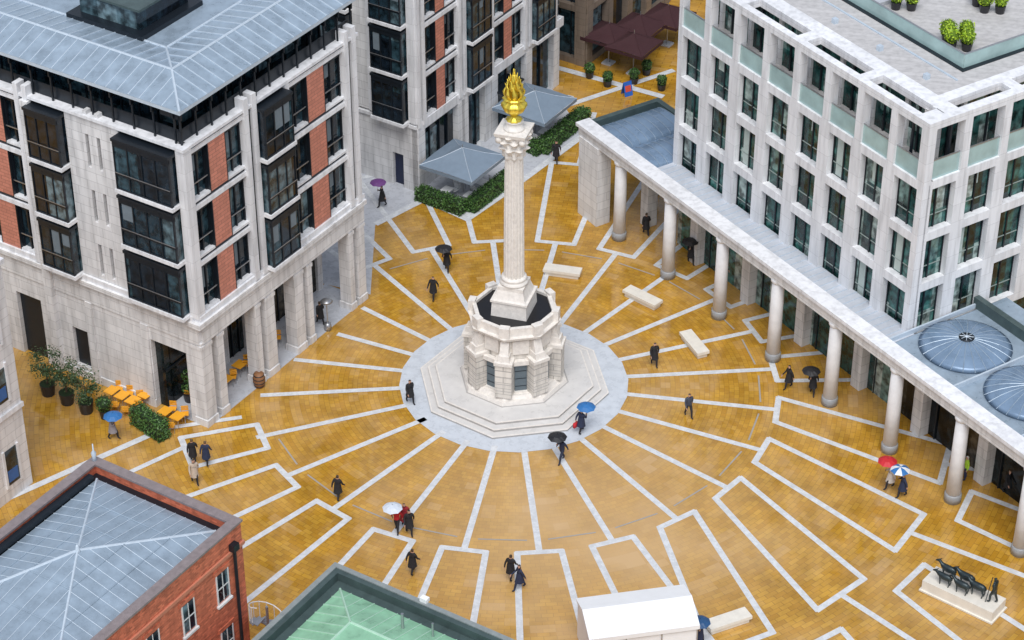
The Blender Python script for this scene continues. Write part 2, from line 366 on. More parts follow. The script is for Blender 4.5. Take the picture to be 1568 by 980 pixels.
# ---------------------------------------------------------------- building A
OA=(-18.3,-4.6,0)
M_curt=mat('interior_blind',(.16,.20,.23),.7)
def office_face(b,F,u0,u1,kinds,z0s,hh=3.3,band=.6):
    u=u0
    for kd,wd in kinds:
        a,c=u,u+wd; u=c
        zt=z0s[-1]+hh+band; zb=z0s[0]-.0
        if kd=='post':
            b.f(F,'stone_piers',M_port2,a,c,-.42,.10,zb,zt+.05)
        elif kd=='fins':
            b.f(F,'stone_piers',M_port2,a,a+wd*.34,-.42,.22,zb-.3,zt+.75)
            b.f(F,'stone_piers',M_port2,c-wd*.34,c,-.42,.22,zb-.3,zt+.75)
            b.f(F,'metal_frames',M_frame,a+wd*.34,c-wd*.34,-.42,.0,zb,zt)
        elif kd=='stone':
            b.f(F,'stone_walls',M_port,a,c,-.42,0,zb,zt)
        elif kd=='slit':
            b.f(F,'stone_walls',M_port,a,a+wd*.36,-.42,0,zb,zt)
            b.f(F,'stone_walls',M_port,a+wd*.36+.26,c-wd*.36-.26,-.42,-.003,zb,zt)
            b.f(F,'stone_walls',M_port,c-wd*.36,c,-.42,0,zb,zt)
            for z in z0s:
                for s0 in(a+wd*.36,c-wd*.36-.26):
                    b.f(F,'slit_spandrels',M_port,s0,s0+.26,-.42,-.005,z+2.55,z+hh+band+.35)
                    b.f(F,'slit_reveals',M_frame,s0,s0+.26,-.42,-.3,z+.35,z+2.55)
            b.f(F,'slit_spandrels',M_port,a+wd*.36,c-wd*.36,-.42,-.006,zb-.02,zb+.36)
        elif kd in('win','red'):
            for z in z0s:
                if kd=='red':
                    b.f(F,'terracotta_panels',M_red,a,c,-.42,.02,z+.02,z+hh)
                    b.f(F,'panel_trims',M_frame,a-.03,a+.03,-.42,.03,z,z+hh); b.f(F,'panel_trims',M_frame,c-.03,c+.03,-.42,.03,z,z+hh)
                else:
                    b.f(F,'metal_frames',M_frame,a,a+.09,-.42,-.2,z,z+hh); b.f(F,'metal_frames',M_frame,c-.09,c,-.42,-.2,z,z+hh)
                    b.f(F,'metal_frames',M_frame,(a+c)/2-.04,(a+c)/2+.04,-.42,-.22,z,z+hh)
                    b.f(F,'metal_frames',M_frame,a+.09,c-.09,-.42,-.215,z+.95,z+1.05)
                    b.f(F,'metal_frames',M_frame,a+.0,c-.0,-.42,-.19,z+hh-.35,z+hh)
                    b.f(F,'rails',M_steel,a+.05,c-.05,-.12,-.07,z+1.1,z+1.15)
                    b.f(F,'window_sills',M_port2,a,c,-.42,.02,z-.02,z+.12)
                    if random.random()<.4: b.f(F,'blinds',M_curt,a+.12,(a+c)/2-.06,-.38,-.335,z+random.uniform(1.2,2.2),z+hh-.36)
        elif kd=='bay':
            for z in z0s:
                b.f(F,'bay_glass',M_glass,a+.12,c-.12,-.5,.62,z+.12,z+hh)
                nn=max(3,int(wd/1.0))
                for t in range(nn+1):
                    x=a+.12+(wd-.24)*t/nn
                    b.f(F,'bay_frames',M_frame,x-.04,x+.04,.55,.68,z+.1,z+hh+.01)
                for zz in(z+.1,z+1.05,z+hh-.3):
                    b.f(F,'bay_frames',M_frame,a+.08,c-.08,.5,.67,zz,zz+(.1 if zz<z+2 else .32))
                b.f(F,'bay_ledges',M_port2,a-.02,c+.02,-.42,.76,z-.14,z+.09)
                b.f(F,'bay_heads',M_frame,a+.02,c-.02,-.42,.72,z+hh+.02,z+hh+.2)
                b.f(F,'bay_rail',M_steel,a+.1,c-.1,.69,.72,z+1.2,z+1.24)
                for t in range(nn):
                    if random.random()<.25:
                        x=a+.18+(wd-.24)*t/nn
                        b.f(F,'blinds',M_curt,x,x+(wd-.24)/nn*random.uniform(.6,.9),.6,.632,z+random.uniform(1.3,2.3),z+hh-.32)
        if kd in('win','red'):
            for z in z0s:
                b.f(F,'floor_bands',M_port2,a-.004,c+.004,-.42,.06,z+hh,z+hh+band*.55)
                b.f(F,'floor_bands_lower',M_frame,a,c,-.42,-.08,z+hh+band*.55,z+hh+band)
b=Bld('stone_and_terracotta_office_building',OA,57.5)
Z3=[8.0,11.73,15.46]
b.box('core_glazing',M_glass,.35,16.05,.35,34,6.9,18.9)
b.box('ground_floor_glazing',M_shop,.35,16.05,3.3,34,0,6.9)
office_face(b,'R',0,16.4,[('post',.55),('win',1.5),('red',1.55),('win',1.6),('fins',1.15),('bay',2.8),('post',.4),('win',1.75),('red',1.7),('win',1.9),('fins',1.15)],Z3,hh=3.2,band=.53)
office_face(b,'L',0,34,[('post',.5),('bay',4.2),('slit',4.0),('bay',2.6),('fins',1.0),('win',1.3),('red',1.5),('win',1.3),('fins',1.0),('bay',2.6),('slit',3.5),('win',1.5),('red',1.5),('win',1.5),('fins',1)],Z3,hh=3.2,band=.53)
b.box('corner_pier',M_port2,-.11,.548,-.11,.499,7.9,19.2)
for F,L in(('R',16.4),('L',34)):
    b.f(F,'cornice',M_port,-.0 if F=='R' else .3,L,-.45,.28,7.3,7.62)
    b.f(F,'cornice_shadow_joint',M_riser,.1,L-.1,-.45,.12,7.22,7.3)
    b.f(F,'cornice_fascia',M_port,.2 if F=='R' else .1,L-.05,-.45,.08,6.0,7.22)
    b.f(F,'cornice_upper',M_port2,0.02 if F=='R' else .32,L,-.45,.14,7.62,8.0)
    b.f(F,'top_coping',M_port2,.3,L,-.6,.16,19.12,19.3)
b.box('cornice_corner',M_port,-.29,.3,-.29,.3,7.29,7.63)
b.box('coping_corner',M_port2,-.2,.31,-.2,.31,19.11,19.31)
for x0,x1 in((0.02,.95),(1.45,2.05),(5.1,5.6),(6.1,7.0),(9.0,9.9),(10.3,10.8),(14.7,15.2),(15.6,16.38)):
    b.box('arcade_pillars',M_port,x0,x1,.0,.85,0,6.05)
    b.box('pillar_bases',M_port,x0-.06,x1+.06,-.06,.91,0,.5)
    b.box('pillar_caps',M_port,x0-.05,x1+.05,-.05,.9,5.6,5.85)
b.box('arcade_soffit',M_port,.3,16,.5,3.3,6.2,6.9)
b.box('arcade_floor',M_grey,.0,16.3,.0,3.3,.0,.03)
for x in(3,5.8,8.0,10.5,13,15.6): b.box('shopfront_piers',M_port,x-.25,x+.25,3.1,3.35,0,6.2)
for x in(3.9,4.8,6.6,7.3,8.9,9.7,11.3,12.2,13.9,14.7): b.box('shopfront_frames',M_frame,x-.04,x+.04,3.22,3.32,0,6.2)
b.box('shopfront_transom',M_frame,.4,16,3.2,3.31,2.6,2.75)
def lw(u0,u1,z0,z1,d=0): b.f('L','ground_wall',M_port,u0,u1,-.5,d,z0,z1)
lw(.85,1.2,0,6.0); lw(1.2,3.9,5.0,6.0,-.003); lw(3.9,9.0,0,6,-.0); lw(10.2,12.6,0,6); lw(9.0,10.2,3.6,6,-.003); lw(9,10.2,0,.8,-.003)
lw(12.6,14.6,4.6,6,-.003);lw(14.6,18.2,0,6);lw(18.2,20.2,4.6,6,-.003);lw(20.2,34,0,6)
b.f('L','pilasters',M_port,3.95,4.5,0,.12,0,6); b.f('L','pilasters',M_port,8.3,8.8,0,.12,0,6); b.f('L','pilasters',M_port,11.2,11.8,0,.35,0,19)
b.f('L','plinth',M_port,3.9,12.5,0,.08,0,.55)
b.f('L','door_frames',M_frame,12.6,14.6,-.5,-.3,0,4.6); b.f('L','door_frames',M_frame,9.0,10.2,-.5,-.25,.8,3.6)
b.f('L','side_opening_frame',M_frame,3.3,3.9,-.9,-.8,0,5)
b.box('penthouse_glazing',M_glass,1.6,15.0,1.6,33,18.9,21.6)
for i in range(12):
    b.box('penthouse_mullions',M_frame,1.6+i*1.2,1.7+i*1.2,1.52,1.62,18.95,21.6)
for i in range(24):
    b.box('penthouse_mullions',M_frame,1.52,1.62,1.7+i*1.3,1.8+i*1.3,18.95,21.6)
b.box('terrace_floor',M_copd,.3,16,.3,33,18.85,18.97)
b.f('R','terrace_rail_glass',M_frame,.3,16.2,-.5,-.45,19.3,20.1); b.f('L','terrace_rail_glass',M_frame,.45,33,-.5,-.45,19.3,20.1)
for i in range(13):
    b.box('roof_brackets',M_frame,.2+i*1.33,.3+i*1.33,.1,1.6,20.9,21.3)
    b.box('roof_posts',M_frame,.2+i*1.33,.3+i*1.33,.2,.3,19.2,21.3)
for i in range(22):
    b.box('roof_brackets',M_frame,.1,1.6,.6+i*1.5,.7+i*1.5,20.9,21.3)
    b.box('roof_posts',M_frame,.2,.3,.6+i*1.5,.7+i*1.5,19.2,21.3)
b.box('eave_fascia',M_leadl,-.05,16.5,-.05,34,21.4,21.62)
z0=21.63;z1=22.45;X1=16.5;Y1=34
k=2.4
quads=[((-.05,-.05,z0),(X1,-.05,z0),(X1-k,k,z1),(k,k,z1)),((-.05,Y1,z0),(-.05,-.05,z0),(k,k,z1),(k,Y1-k,z1)),((X1,-.05,z0),(X1,Y1,z0),(X1-k,Y1-k,z1),(X1-k,k,z1)),
 ((k,k,z1),(X1-k,k,z1),(X1-2*k,2*k,z1-.4),(2*k,2*k,z1-.4)),((k,Y1-k,z1),(k,k,z1),(2*k,2*k,z1-.4),(2*k,Y1-2*k,z1-.4)),((X1-k,k,z1),(X1-k,Y1-k,z1),(X1-2*k,Y1-2*k,z1-.4),(X1-2*k,2*k,z1-.4)),
 ((2*k,2*k,z1-.4),(X1-2*k,2*k,z1-.4),(X1-2*k,Y1-2*k,z1-.4),(2*k,Y1-2*k,z1-.4))]
for qd in quads:
    b.add('roof_sheets',M_lead,list(qd),[(0,1,2,3)])
def trapseams(b,quad,step=.62,mt=None):
    p0,p1,p2,p3=[Vector(p) for p in quad]; e=(p1-p0).normalized(); L=(p1-p0).length
    a=(p3-p0).dot(e); c=(p2-p0).dot(e); up=(p3-p0)-e*a
    n=int(L/step)
    for i in range(1,n):
        s_=i*step
        if s_<a: t=s_/a
        elif s_>c: t=(L-s_)/(L-c) if L-c>1e-6 else 1
        else: t=1
        A=p0+e*s_; C=A+up*t; w_=e*.022; h=Vector((0,0,.05))
        vs=[A-w_,A+w_,C+w_,C-w_,A-w_+h,A+w_+h,C+w_+h,C-w_+h]
        b.add('roof_seams',mt or M_leadl,[tuple(v) for v in vs],[(3,2,1,0),(4,5,6,7),(0,1,5,4),(1,2,6,5),(2,3,7,6),(3,0,4,7)])
for qd in quads[:6]: trapseams(b,qd,.8)
for p_,q_ in(((-.05,-.05,z0),(k,k,z1)),((k,k,z1),(X1-k,k,z1)),((k,k,z1),(k,Y1-k,z1)),((X1,-.05,z0),(X1-k,k,z1)),((k,k,z1),(2*k,2*k,z1-.4)),((2*k,2*k,z1-.4),(2*k,Y1-2*k,z1-.4)),((2*k,2*k,z1-.4),(X1-2*k,2*k,z1-.4))):
    b.bar('roof_rolls',M_leadl,p_,q_,.08)
b.box('roof_lantern',M_glass,5.2,9.5,7,11.5,21.9,23.6); b.box('roof_lantern_cap',M_copd,5,9.7,6.8,11.7,23.6,23.75)
b.box('roof_lantern_curb',M_frame,4.6,10.1,6.4,12.1,21.9,22.35)
b.done()

# ---------------------------------------------------------------- building C
b=Bld('stone_office_building',(-6.6,22.4,0),57.5)
b.box('core_glazing',M_glass,.35,19,.35,18,0,20)
Z4=[5.4,9.1,12.8,16.5]
b.f('L','stone_wall',M_port,0,1.2,-.42,0,0,5.0); b.f('L','stone_wall',M_port,2.1,18,-.42,0,0,5.0); b.f('L','stone_wall',M_port,1.2,2.1,-.42,-.003,2.6,5.0)
b.f('L','door',mat('navy_door',(.012,.02,.06),.4),1.2,2.1,-.42,-.3,0,2.6)
b.f('L','wall_coping',M_port2,0,18,-.42,.12,5.0,5.25)
office_face(b,'L',0,18,[('post',.6),('bay',2.7),('post',.6),('stone',1.2),('bay',2.7),('stone',3)],Z4,hh=3.15,band=.55)
office_face(b,'R',0,19,[('fins',.9),('win',1.5),('red',1.1),('win',1.5),('fins',.9),('bay',2.6),('fins',.9),('win',1.5),('red',1.1),('win',1.5),('fins',.9),('bay',2.6),('fins',.9),('win',.8)],Z4,hh=3.15,band=.55)
b.f('R','ground_fascia',M_port2,0,19,-.42,.1,4.7,5.4)
for x in(0,4.9,5.4,8.3,9.2,13.8,17.6): b.f('R','ground_piers',M_port,x,x+.8,-.42,.12,0,4.7)
b.f('R','ground_wall',M_port,.8,4.9,-.42,-.01,0,1.2)
for x in(1.8,3,4,6.7,7.6,10.5,11.6,12.7,15,16.2): b.f('R','shop_frames',M_frame,x,x+.08,-.42,-.2,0,4.7)
b.f('R','awning',M_frame,9.9,12.6,-.3,.7,3.2,3.35)
b.done()

# ---------------------------------------------------------------- building B + colonnade
b=Bld('white_stone_office_building',(23.0,-3.7,0),32.9)
ZB=[5.7,9.2,12.7,16.2]; fh=3.5; top=20.3; zB=5.7
LB=23.2; NB=8; pb=LB/NB; LW=18; NW=6; pw=LW/NW
b.box('core_glazing',M_glassB,.55,LW,.55,LB-.2,0,ZB[3])
b.box('penthouse_glazing',M_glassB,2.3,LW,2.0,LB-.2,ZB[3]-.01,top-.35)
b.box('loggia_floor',M_roofp,.3,LW,.3,LB-.3,ZB[3]-.05,ZB[3]+.06)
M_lf=mat('light_frame',(.30,.36,.34),.4); M_bl=mat('window_blind',(.46,.54,.51),.7)
def bface(F,N,pt,L):
    h0=.47
    for i in range(N+1):
        u=i*pt
        a=max(0.0,u-h0) ; c=min(L,u+h0)
        if i==0 and F=='R': a=.58
        b.f(F,'piers',M_port2,a,c,-.75,0,zB-.3,ZB[3]+.0)
        g=.28
        a=max(0.0,u-g); c=min(L,u+g)
        if i==0: c=.6
        if i==0 and F=='R': a=.6
        if a<c: b.f(F,'loggia_piers',M_port2,a,c,-.6,-.002,ZB[3],top-.5)
    for k,z in enumerate(ZB):
        b.f(F,'spandrels',M_port2,0.003 if F=='L' else .583,L,-.74,-.006 if k else -.004,z-.34,z+.22)
    for i in range(N):
        u0=i*pt+h0; u1=(i+1)*pt-h0
        for k in range(3):
            z=ZB[k]
            um=(u0+u1)/2
            d_=-.40
            b.f(F,'window_glass',M_glassB,u0,u1,-.74,-.47,z+.22,z+fh-.34)
            b.f(F,'window_frames',M_frame,u0,u0+.07,-.74,d_,z+.22,z+fh-.34)
            b.f(F,'window_frames',M_frame,u1-.07,u1,-.74,d_,z+.22,z+fh-.34)
            b.f(F,'window_frames',M_frame,um-.05,um+.05,-.74,d_,z+.22,z+fh-.34)
            b.f(F,'window_frames',M_frame,u0+.07,u1-.07,-.74,d_-.003,z+fh-.46,z+fh-.34)
            b.f(F,'window_transoms',M_lf,u0+.07,u1-.07,-.74,d_-.03,z+1.05,z+1.1)
            if random.random()<.5:
                s_=random.choice([u0+.07,um+.05]); 
                b.f(F,'white_blinds',M_bl,s_,s_+random.choice([.15,.3,.6]),-.6,-.455,z+.3+random.choice([0,1.2,1.8]),z+fh-.47)
        g0=i*pt+.28;g1=(i+1)*pt-.28
        if i==0: g0=.6
        b.f(F,'balustrade_glass',M_bal,g0,g1,-.2,-.16,ZB[3]+.22,ZB[3]+1.45)
        b.f(F,'balustrade_rail',M_steel,g0,g1,-.22,-.14,ZB[3]+1.45,ZB[3]+1.5)
        b.f(F,'loggia_back_frames',M_frame,g0,g0+.12,-2.35 if F=='L' else -2.05,-2.2 if F=='L' else -1.9,ZB[3],top-.4)
        b.f(F,'loggia_back_piers',M_port,g0+.9,g0+1.2,-2.38 if F=='L' else -2.08,-2.1 if F=='L' else -1.8,ZB[3],top-.4)
        b.f(F,'loggia_planters',M_gravel,g0+.1,g1-.1,-1.1,-.5,ZB[3]+.06,ZB[3]+.5)
bface('L',NB,pb,LB); bface('R',NW,pw,LW)
zt0=top-.5
def rf(x0,x1,y0,y1): b.box('roof_frame',M_port2,x0,x1,y0,y1,zt0,top)
def rf2(x0,x1,y0,y1): b.box('roof_frame_cross',M_port2,x0,x1,y0,y1,zt0+.004,top-.004)
rf(0,.5,0,LB); rf(1.55,2.6,.62,LB)
for y0,y1 in((.62,1.2),(5.8,6.6),(11.4,12.3),(17.2,18),(22.6,LB)): rf2(.49,1.57,y0,y1)
rf(.5,LW,0,.62); rf(2.6,LW,1.5,2.3)
for x0,x1 in((1.5,2.4),(6.6,7.4),(11.8,12.6)): rf2(x0,x1,.6,1.52)
b.box('roof_deck',M_roofp,2.6,LW,2.3,LB,top-.55,top-.02)
b.box('inner_channel',M_frame,5.6,5.9,3.9,LB,top-.03,top+.02); b.box('inner_channel2',M_frame,5.6,LW,3.6,3.9,top-.03,top+.021)
b.box('roof_balustrade_glass',M_bal,5.9,5.94,3.95,LB,top,top+.9); b.box('roof_balustrade_glass',M_bal,5.95,LW,3.9,3.94,top,top+.9)
b.box('roof_balustrade_rail',M_steel,5.88,5.96,3.9,LB,top+.9,top+.95); b.box('roof_balustrade_rail2',M_steel,5.96,LW,3.88,3.96,top+.9,top+.95)
b.box('upper_gutter',M_leadl,4.6,4.72,3,LB,top-.03,top+.05)
b.box('upper_deck',M_grey,6.4,LW,12.5,LB,top-.02,top+.25)
for i in range(5): b.box('roof_vents',M_leadl,3.2,3.5,4+i*4.1,4.3+i*4.1,top-.03,top+.3)
for i in range(9):
    y=-18.8+i*5.55
    b.box('ground_piers',M_port,-.1,.7,y,y+.8,0,5.6)
b.box('west_shopfront',M_shop,.6,3,-26,LB-.3,0,5.6)
for i in range(26): b.box('west_shopfront_frames',M_frame,.5,.62,-25+i*1.85,-24.92+i*1.85,0,5.6)
b.box('west_shopfront_sign',M_port,.45,.62,-26,LB-.3,3.6,3.9)
b.done()
c=Bld('stone_colonnade',(23.0,-3.7,0),32.9)
ys=[25.6-5.55*i for i in range(10)]
cx=-2.4
M_bg=mat('base_granite',(.32,.33,.34),.4)
for y in ys:
    c.lathe('columns',M_col,[(.43,.55),(.41,3),(.385,5.9)],n=24,cx=cx,cy=y)
    c.lathe('column_bases',M_bg,[(.50,0),(.50,.5),(.45,.56)],n=24,cx=cx,cy=y)
    c.lathe('column_caps',M_col,[(.40,5.75),(.47,5.85),(.47,6.05)],n=24,cx=cx,cy=y)
ye0=-27;ye1=30
c.box('beam',M_port,cx-.42,cx+.42,ye0,ye1,6.02,6.68)
c.box('beam_joint',M_riser,cx-.46,cx+.44,ye0,ye1,6.68,6.74)
c.box('beam_cornice',M_port2,cx-.6,cx+.5,ye0-.1,ye1+.1,6.74,6.98)
c.box('end_pylon',M_port,cx-.5,cx+.6,27.6,29.8,0,6.03)
c.box('end_wall',M_port,cx+.6,cx+1.2,28.9,29.7,0,6.0)
c.box('soffit',M_port,cx+.4,.5,ye0,30,5.6,5.9)
M_led=mat('pale_lead_ledge',(.50,.53,.58),.45,nscale=1.2,namt=.15)
c.box('roof_ledge',M_led,cx+.5,.3,-.4,LB+.05,5.9,6.32)
for i in range(42): c.box('ledge_rolls',M_leadl,cx+.52,.29,-.2+i*.56,-.16+i*.56,6.3,6.36)
c.box('gutter',M_frame,cx+.43,cx+.7,-.4,LB+.05,6.2,6.36)
c.box('roof_deck',M_lead,cx+.45,7.5,ye0,-.42,5.9,6.3)
c.box('roof_deck_north',M_leadd,cx+.45,3.6,LB+.07,30,5.9,6.3)
c.box('north_parapet',M_copd,cx+.5,3.8,29.7,30.1,6.3,6.8); c.box('north_parapet_side',M_copd,3.4,3.8,LB+.1,29.7,6.3,6.8)
# shallow lead vault with curved rolls at the north end
for j,(yc,hw_) in enumerate(((27.9,1.65),(24.6,1.4))):
    nseg=12; vs=[]
    for xx in(cx+.75,3.3):
        for i in range(nseg+1):
            t=math.pi*i/nseg; vs.append((xx,yc-hw_*math.cos(t),6.31+.42*math.sin(t)))
    fs=[(i,i+1,nseg+2+i,nseg+1+i) for i in range(nseg)]
    c.add('north_vaults',M_leadd,vs,fs,True)
    for q_ in range(9):
        xx=cx+.75+q_*.62
        for i in range(nseg):
            t0=math.pi*i/nseg;t1=math.pi*(i+1)/nseg
            c.bar('north_vault_rolls',M_lead,(xx,yc-hw_*math.cos(t0),6.33+.42*math.sin(t0)),(xx,yc-hw_*math.cos(t1),6.33+.42*math.sin(t1)),.025,4)
for y in [-3.0-5.55*i for i in range(5)]:
    cxx=1.9
    hw=2.62
    prof=[(2.72,6.40),(2.4,6.55),(1.9,6.74),(1.3,6.88),(.8,6.95),(.40,6.98)]
    c.lathe('domes',M_leadd,prof,n=56,cx=cxx,cy=y)
    c.lathe('dome_oculus',M_frame,[(.46,6.96),(.46,7.04),(.36,7.06)],n=24,cx=cxx,cy=y)
    c.lathe('oculus_hub',M_leadl,[(.12,7.05),(.12,7.10),(.05,7.11)],n=12,cx=cxx,cy=y)
    for i in range(8):
        a=2*math.pi*i/8; c.bar('oculus_spokes',M_leadl,(cxx,y,7.08),(cxx+.4*math.cos(a),y+.4*math.sin(a),7.08),.02,4)
    for i in range(24):
        a=2*math.pi*i/24
        for (r0,z0_),(r1,z1_) in zip(prof[:-1],prof[1:]):
            c.bar('dome_seams',M_lead,(cxx+r0*math.cos(a),y+r0*math.sin(a),z0_+.01),(cxx+r1*math.cos(a),y+r1*math.sin(a),z1_+.01),.025,4)
    c.box('bay_ribs',M_leadl,cxx-hw-1.1,cxx+hw+.6,y+hw+.08,y+hw+.2,6.3,6.6)
    c.box('bay_east_wall',M_copd,cxx+hw+.6,cxx+hw+1.0,y-hw,y+hw+.3,6.3,7.0)
c.done()

# ---------------------------------------------------------------- building D (brick)
b=Bld('red_brick_building',(-13.2,-29.1,0),57.5)
Lx=13.2; Wy=9.2; zt=13
b.box('walls',M_brick,-Lx,0,0,Wy,0,zt-.7)
def prs(part,mt,o,i,z0,z1):
    b.box(part,mt,-Lx-o,o,-o,i,z0,z1); b.box(part,mt,-Lx-o,o,Wy-i,Wy+o,z0,z1)
    b.box(part,mt,-Lx-o,-Lx+i,i,Wy-i,z0,z1); b.box(part,mt,-i,o,i,Wy-i,z0,z1)
prs('parapet',M_brick,0,.4,zt-.7,zt-.12)
prs('parapet_coping',mat('grey_coping',(.24,.20,.20),.5,nscale=3,namt=.25),.08,.46,zt-.12,zt)
prs('cornice_band',mat('brick_cornice',(.56,.21,.13),.6),.10,.0,zt-1.5,zt-1.3)
i_=.85; zr=zt-.5; ap=(-6.4,Wy/2,zt+.55)
cor=[(-i_,i_,zr),(-Lx+i_,i_,zr),(-Lx+i_,Wy-i_,zr),(-i_,Wy-i_,zr)]
for a in range(4):
    p0=cor[a];p1=cor[(a+1)%4]
    b.add('roof_sheets',M_lead,[p0,p1,ap],[(0,1,2)])
    b.bar('roof_hips',M_leadl,p0,ap,.07)
    P0=Vector(p0);P1=Vector(p1);A=Vector(ap);e=(P1-P0).normalized();L=(P1-P0).length;s0=(A-P0).dot(e);up=(A-P0)-e*s0
    nn=int(L/.62)
    for j in range(1,nn):
        s_=j*L/nn; t=s_/s0 if s_<s0 else (L-s_)/(L-s0)
        q0=P0+e*s_; q1=q0+up*t
        b.bar('roof_seams',M_leadl,tuple(q0+Vector((0,0,.02))),tuple(q1+Vector((0,0,.02))),.02,4)
    for tt in(.33,.66):
        b.bar('roof_welts',M_lead,tuple(P0.lerp(A,tt)+Vector((0,0,.02))),tuple(P1.lerp(A,tt)+Vector((0,0,.02))),.03,4)
b.box('roof_gutter',M_frame,-Lx+.4,-.4,.4,Wy-.4,zt-.75,zt-.6)
b.box('walkway',M_frame,-Lx+2,-1,Wy-.8,Wy-.5,zt-.5,zt-.2)
b.lathe('finial',M_leadl,[(.2,zt+.45),(.12,zt+.6),(.08,zt+.8),(.02,zt+.9)],n=10,cx=ap[0],cy=ap[1])
b.lathe('corner_finial',M_leadl,[(.14,zt-.02),(.1,zt+.2),(.14,zt+.45),(.04,zt+.6),(.03,zt+1.0)],n=10,cx=-.2,cy=Wy-.2)
M_wp=mat('white_paint',(.7,.7,.7),.4)
for zz in(9.2,5.6,2.0):
    for j in range(5):
        x=-1.7-2.6*j
        b.box('window_glass',M_glass,x-.4,x+.4,-.03,.1,zz,zz+1.7)
        b.box('window_surrounds',M_wp,x-.47,x-.4,-.06,.08,zz-.1,zz+1.75); b.box('window_surrounds',M_wp,x+.4,x+.47,-.06,.08,zz-.1,zz+1.75)
        b.box('window_heads',M_brick,x-.6,x+.6,-.05,.08,zz+1.75,zz+2.0); b.box('window_sills',M_port,x-.55,x+.55,-.14,.08,zz-.22,zz-.1)
        b.box('window_bars',M_wp,x-.025,x+.025,-.05,.05,zz,zz+1.7); b.box('window_bars',M_wp,x-.4,x-.03,-.05,.05,zz+.8,zz+.86); b.box('window_bars',M_wp,x+.03,x+.4,-.05,.05,zz+.8,zz+.86)
b.bar('downpipe',M_frame,(-.8,-.16,0),(-.8,-.16,zt-.9),.09); b.box('pipe_hopper',M_frame,-1.02,-.6,-.34,-.02,zt-1.25,zt-.85)
b.done()
b=Bld('steel_spiral_staircase',(-12.2,-29.5,0),0)
b.bar('post',M_steel,(0,0,0),(0,0,7.8),.07)
for i in range(40):
    a=i*.42; z=.18*i+.2
    v=[(0,0,z),(.9*math.cos(a),.9*math.sin(a),z),(.9*math.cos(a+.42),.9*math.sin(a+.42),z)]
    b.add('treads',M_steel,v+[(x,y,z+.04) for x,y,z in v],[(0,2,1),(3,4,5),(0,1,4,3),(1,2,5,4),(2,0,3,5)])
    b.bar('balusters',M_wp,(.88*math.cos(a),.88*math.sin(a),z),(.88*math.cos(a),.88*math.sin(a),z+1),.02,4)
    b.bar('handrail',M_wp,(.88*math.cos(a),.88*math.sin(a),z+1),(.88*math.cos(a+.42),.88*math.sin(a+.42),z+1.18),.03,5)
b.done()

# ---------------------------------------------------------------- building F (green roof)
b=Bld('green_copper_roofed_building',(-9.0,-26.5,0),57.5)
Lf=14;Wf=16;zf=8
M_gc2=mat('grey_coping2',(.25,.28,.28),.4,nscale=3,namt=.2); M_cs=mat('copper_seam',(.42,.64,.5),.4)
b.box('walls',M_brick,-Lf,0,-Wf,0,0,zf-.6)
for x0,x1,y0,y1 in((-Lf,.0,-.5,0),(-.5,0,-Wf,-.5),(-Lf,-Lf+.5,-Wf,-.5)):
    b.box('parapet',M_copd,x0,x1,y0,y1,zf-.6,zf)
b.box('parapet_cap',M_gc2,-Lf,.06,-.22,.06,zf,zf+.06); b.box('parapet_cap2',M_gc2,-.22,.06,-Wf,-.22,zf,zf+.059)
b.box('box_gutter',M_copd,-Lf+.5,-.5,-Wf+.5,-.5,zf-.61,zf-.5)
cor=[(-1.0,-1.0,zf-.45),(-Lf+1,-1.0,zf-.45),(-Lf+1,-Wf+1,zf-.45),(-1,-Wf+1,zf-.45)]
rA=(-3.4,-3.4,zf+.3);rB=(-Lf+3,-3.4,zf+.3);rC=(-Lf+3,-Wf+3,zf+.3);rD=(-3.4,-Wf+3,zf+.3)
for qd in((cor[3],cor[0],rA,rD),(cor[0],cor[1],rB,rA)):
    b.add('roof_sheets',M_copper,list(qd),[(0,1,2,3)]); trapseams(b,qd,.7,M_cs)
b.add('roof_sheets',M_copper,[rA,rB,rC,rD],[(0,1,2,3)])
b.bar('roof_roll',M_cs,rA,rB,.07); b.bar('roof_roll',M_cs,rA,rD,.07); b.bar('roof_roll',M_cs,cor[0],rA,.07)
b.bar('vents',M_steel,(-2,-5.5,zf-.3),(-2,-5.5,zf+.8),.08); b.bar('vents',M_steel,(-1.6,-7,zf-.3),(-1.6,-7,zf+.6),.06)
b.box('rooflight',M_glass,-7,-5,-8,-5,zf+.29,zf+.6)
b.box('floodlight',M_white,-.1,.2,-5.6,-5.2,zf+.06,zf+.28)
b.done()

# ---------------------------------------------------------------- building E (left edge)
b=Bld('pale_stone_corner_building',(-27.9,-9.9,0),57.5)
b.box('walls',M_port,-20,0,0,10,0,15.2)
b.box('coping',M_port2,-20,.15,-.15,10,15.2,15.5)
b.f('R','string_course',M_port2,-20,.06,0,.14,5.6,5.9)
M_bp=mat('blue_poster',(.03,.12,.35),.5)
for j in range(6):
    x=-1.4-2.4*j
    for z in(1.0,6.6,10.4): 
        b.f('R','windows',M_glass,x-.5,x+.5,-.1,.02,z,z+2.4 if z<2 else z+2.2)
        b.f('R','window_surrounds',M_port2,x-.66,x-.5,0,.1,z-.1,z+2.5); b.f('R','window_surrounds',M_port2,x+.5,x+.66,0,.1,z-.1,z+2.5)
        b.f('R','blue_blinds',M_bp,x-.4,x+.4,.02,.035,z+.2,z+1.0)
b.done()

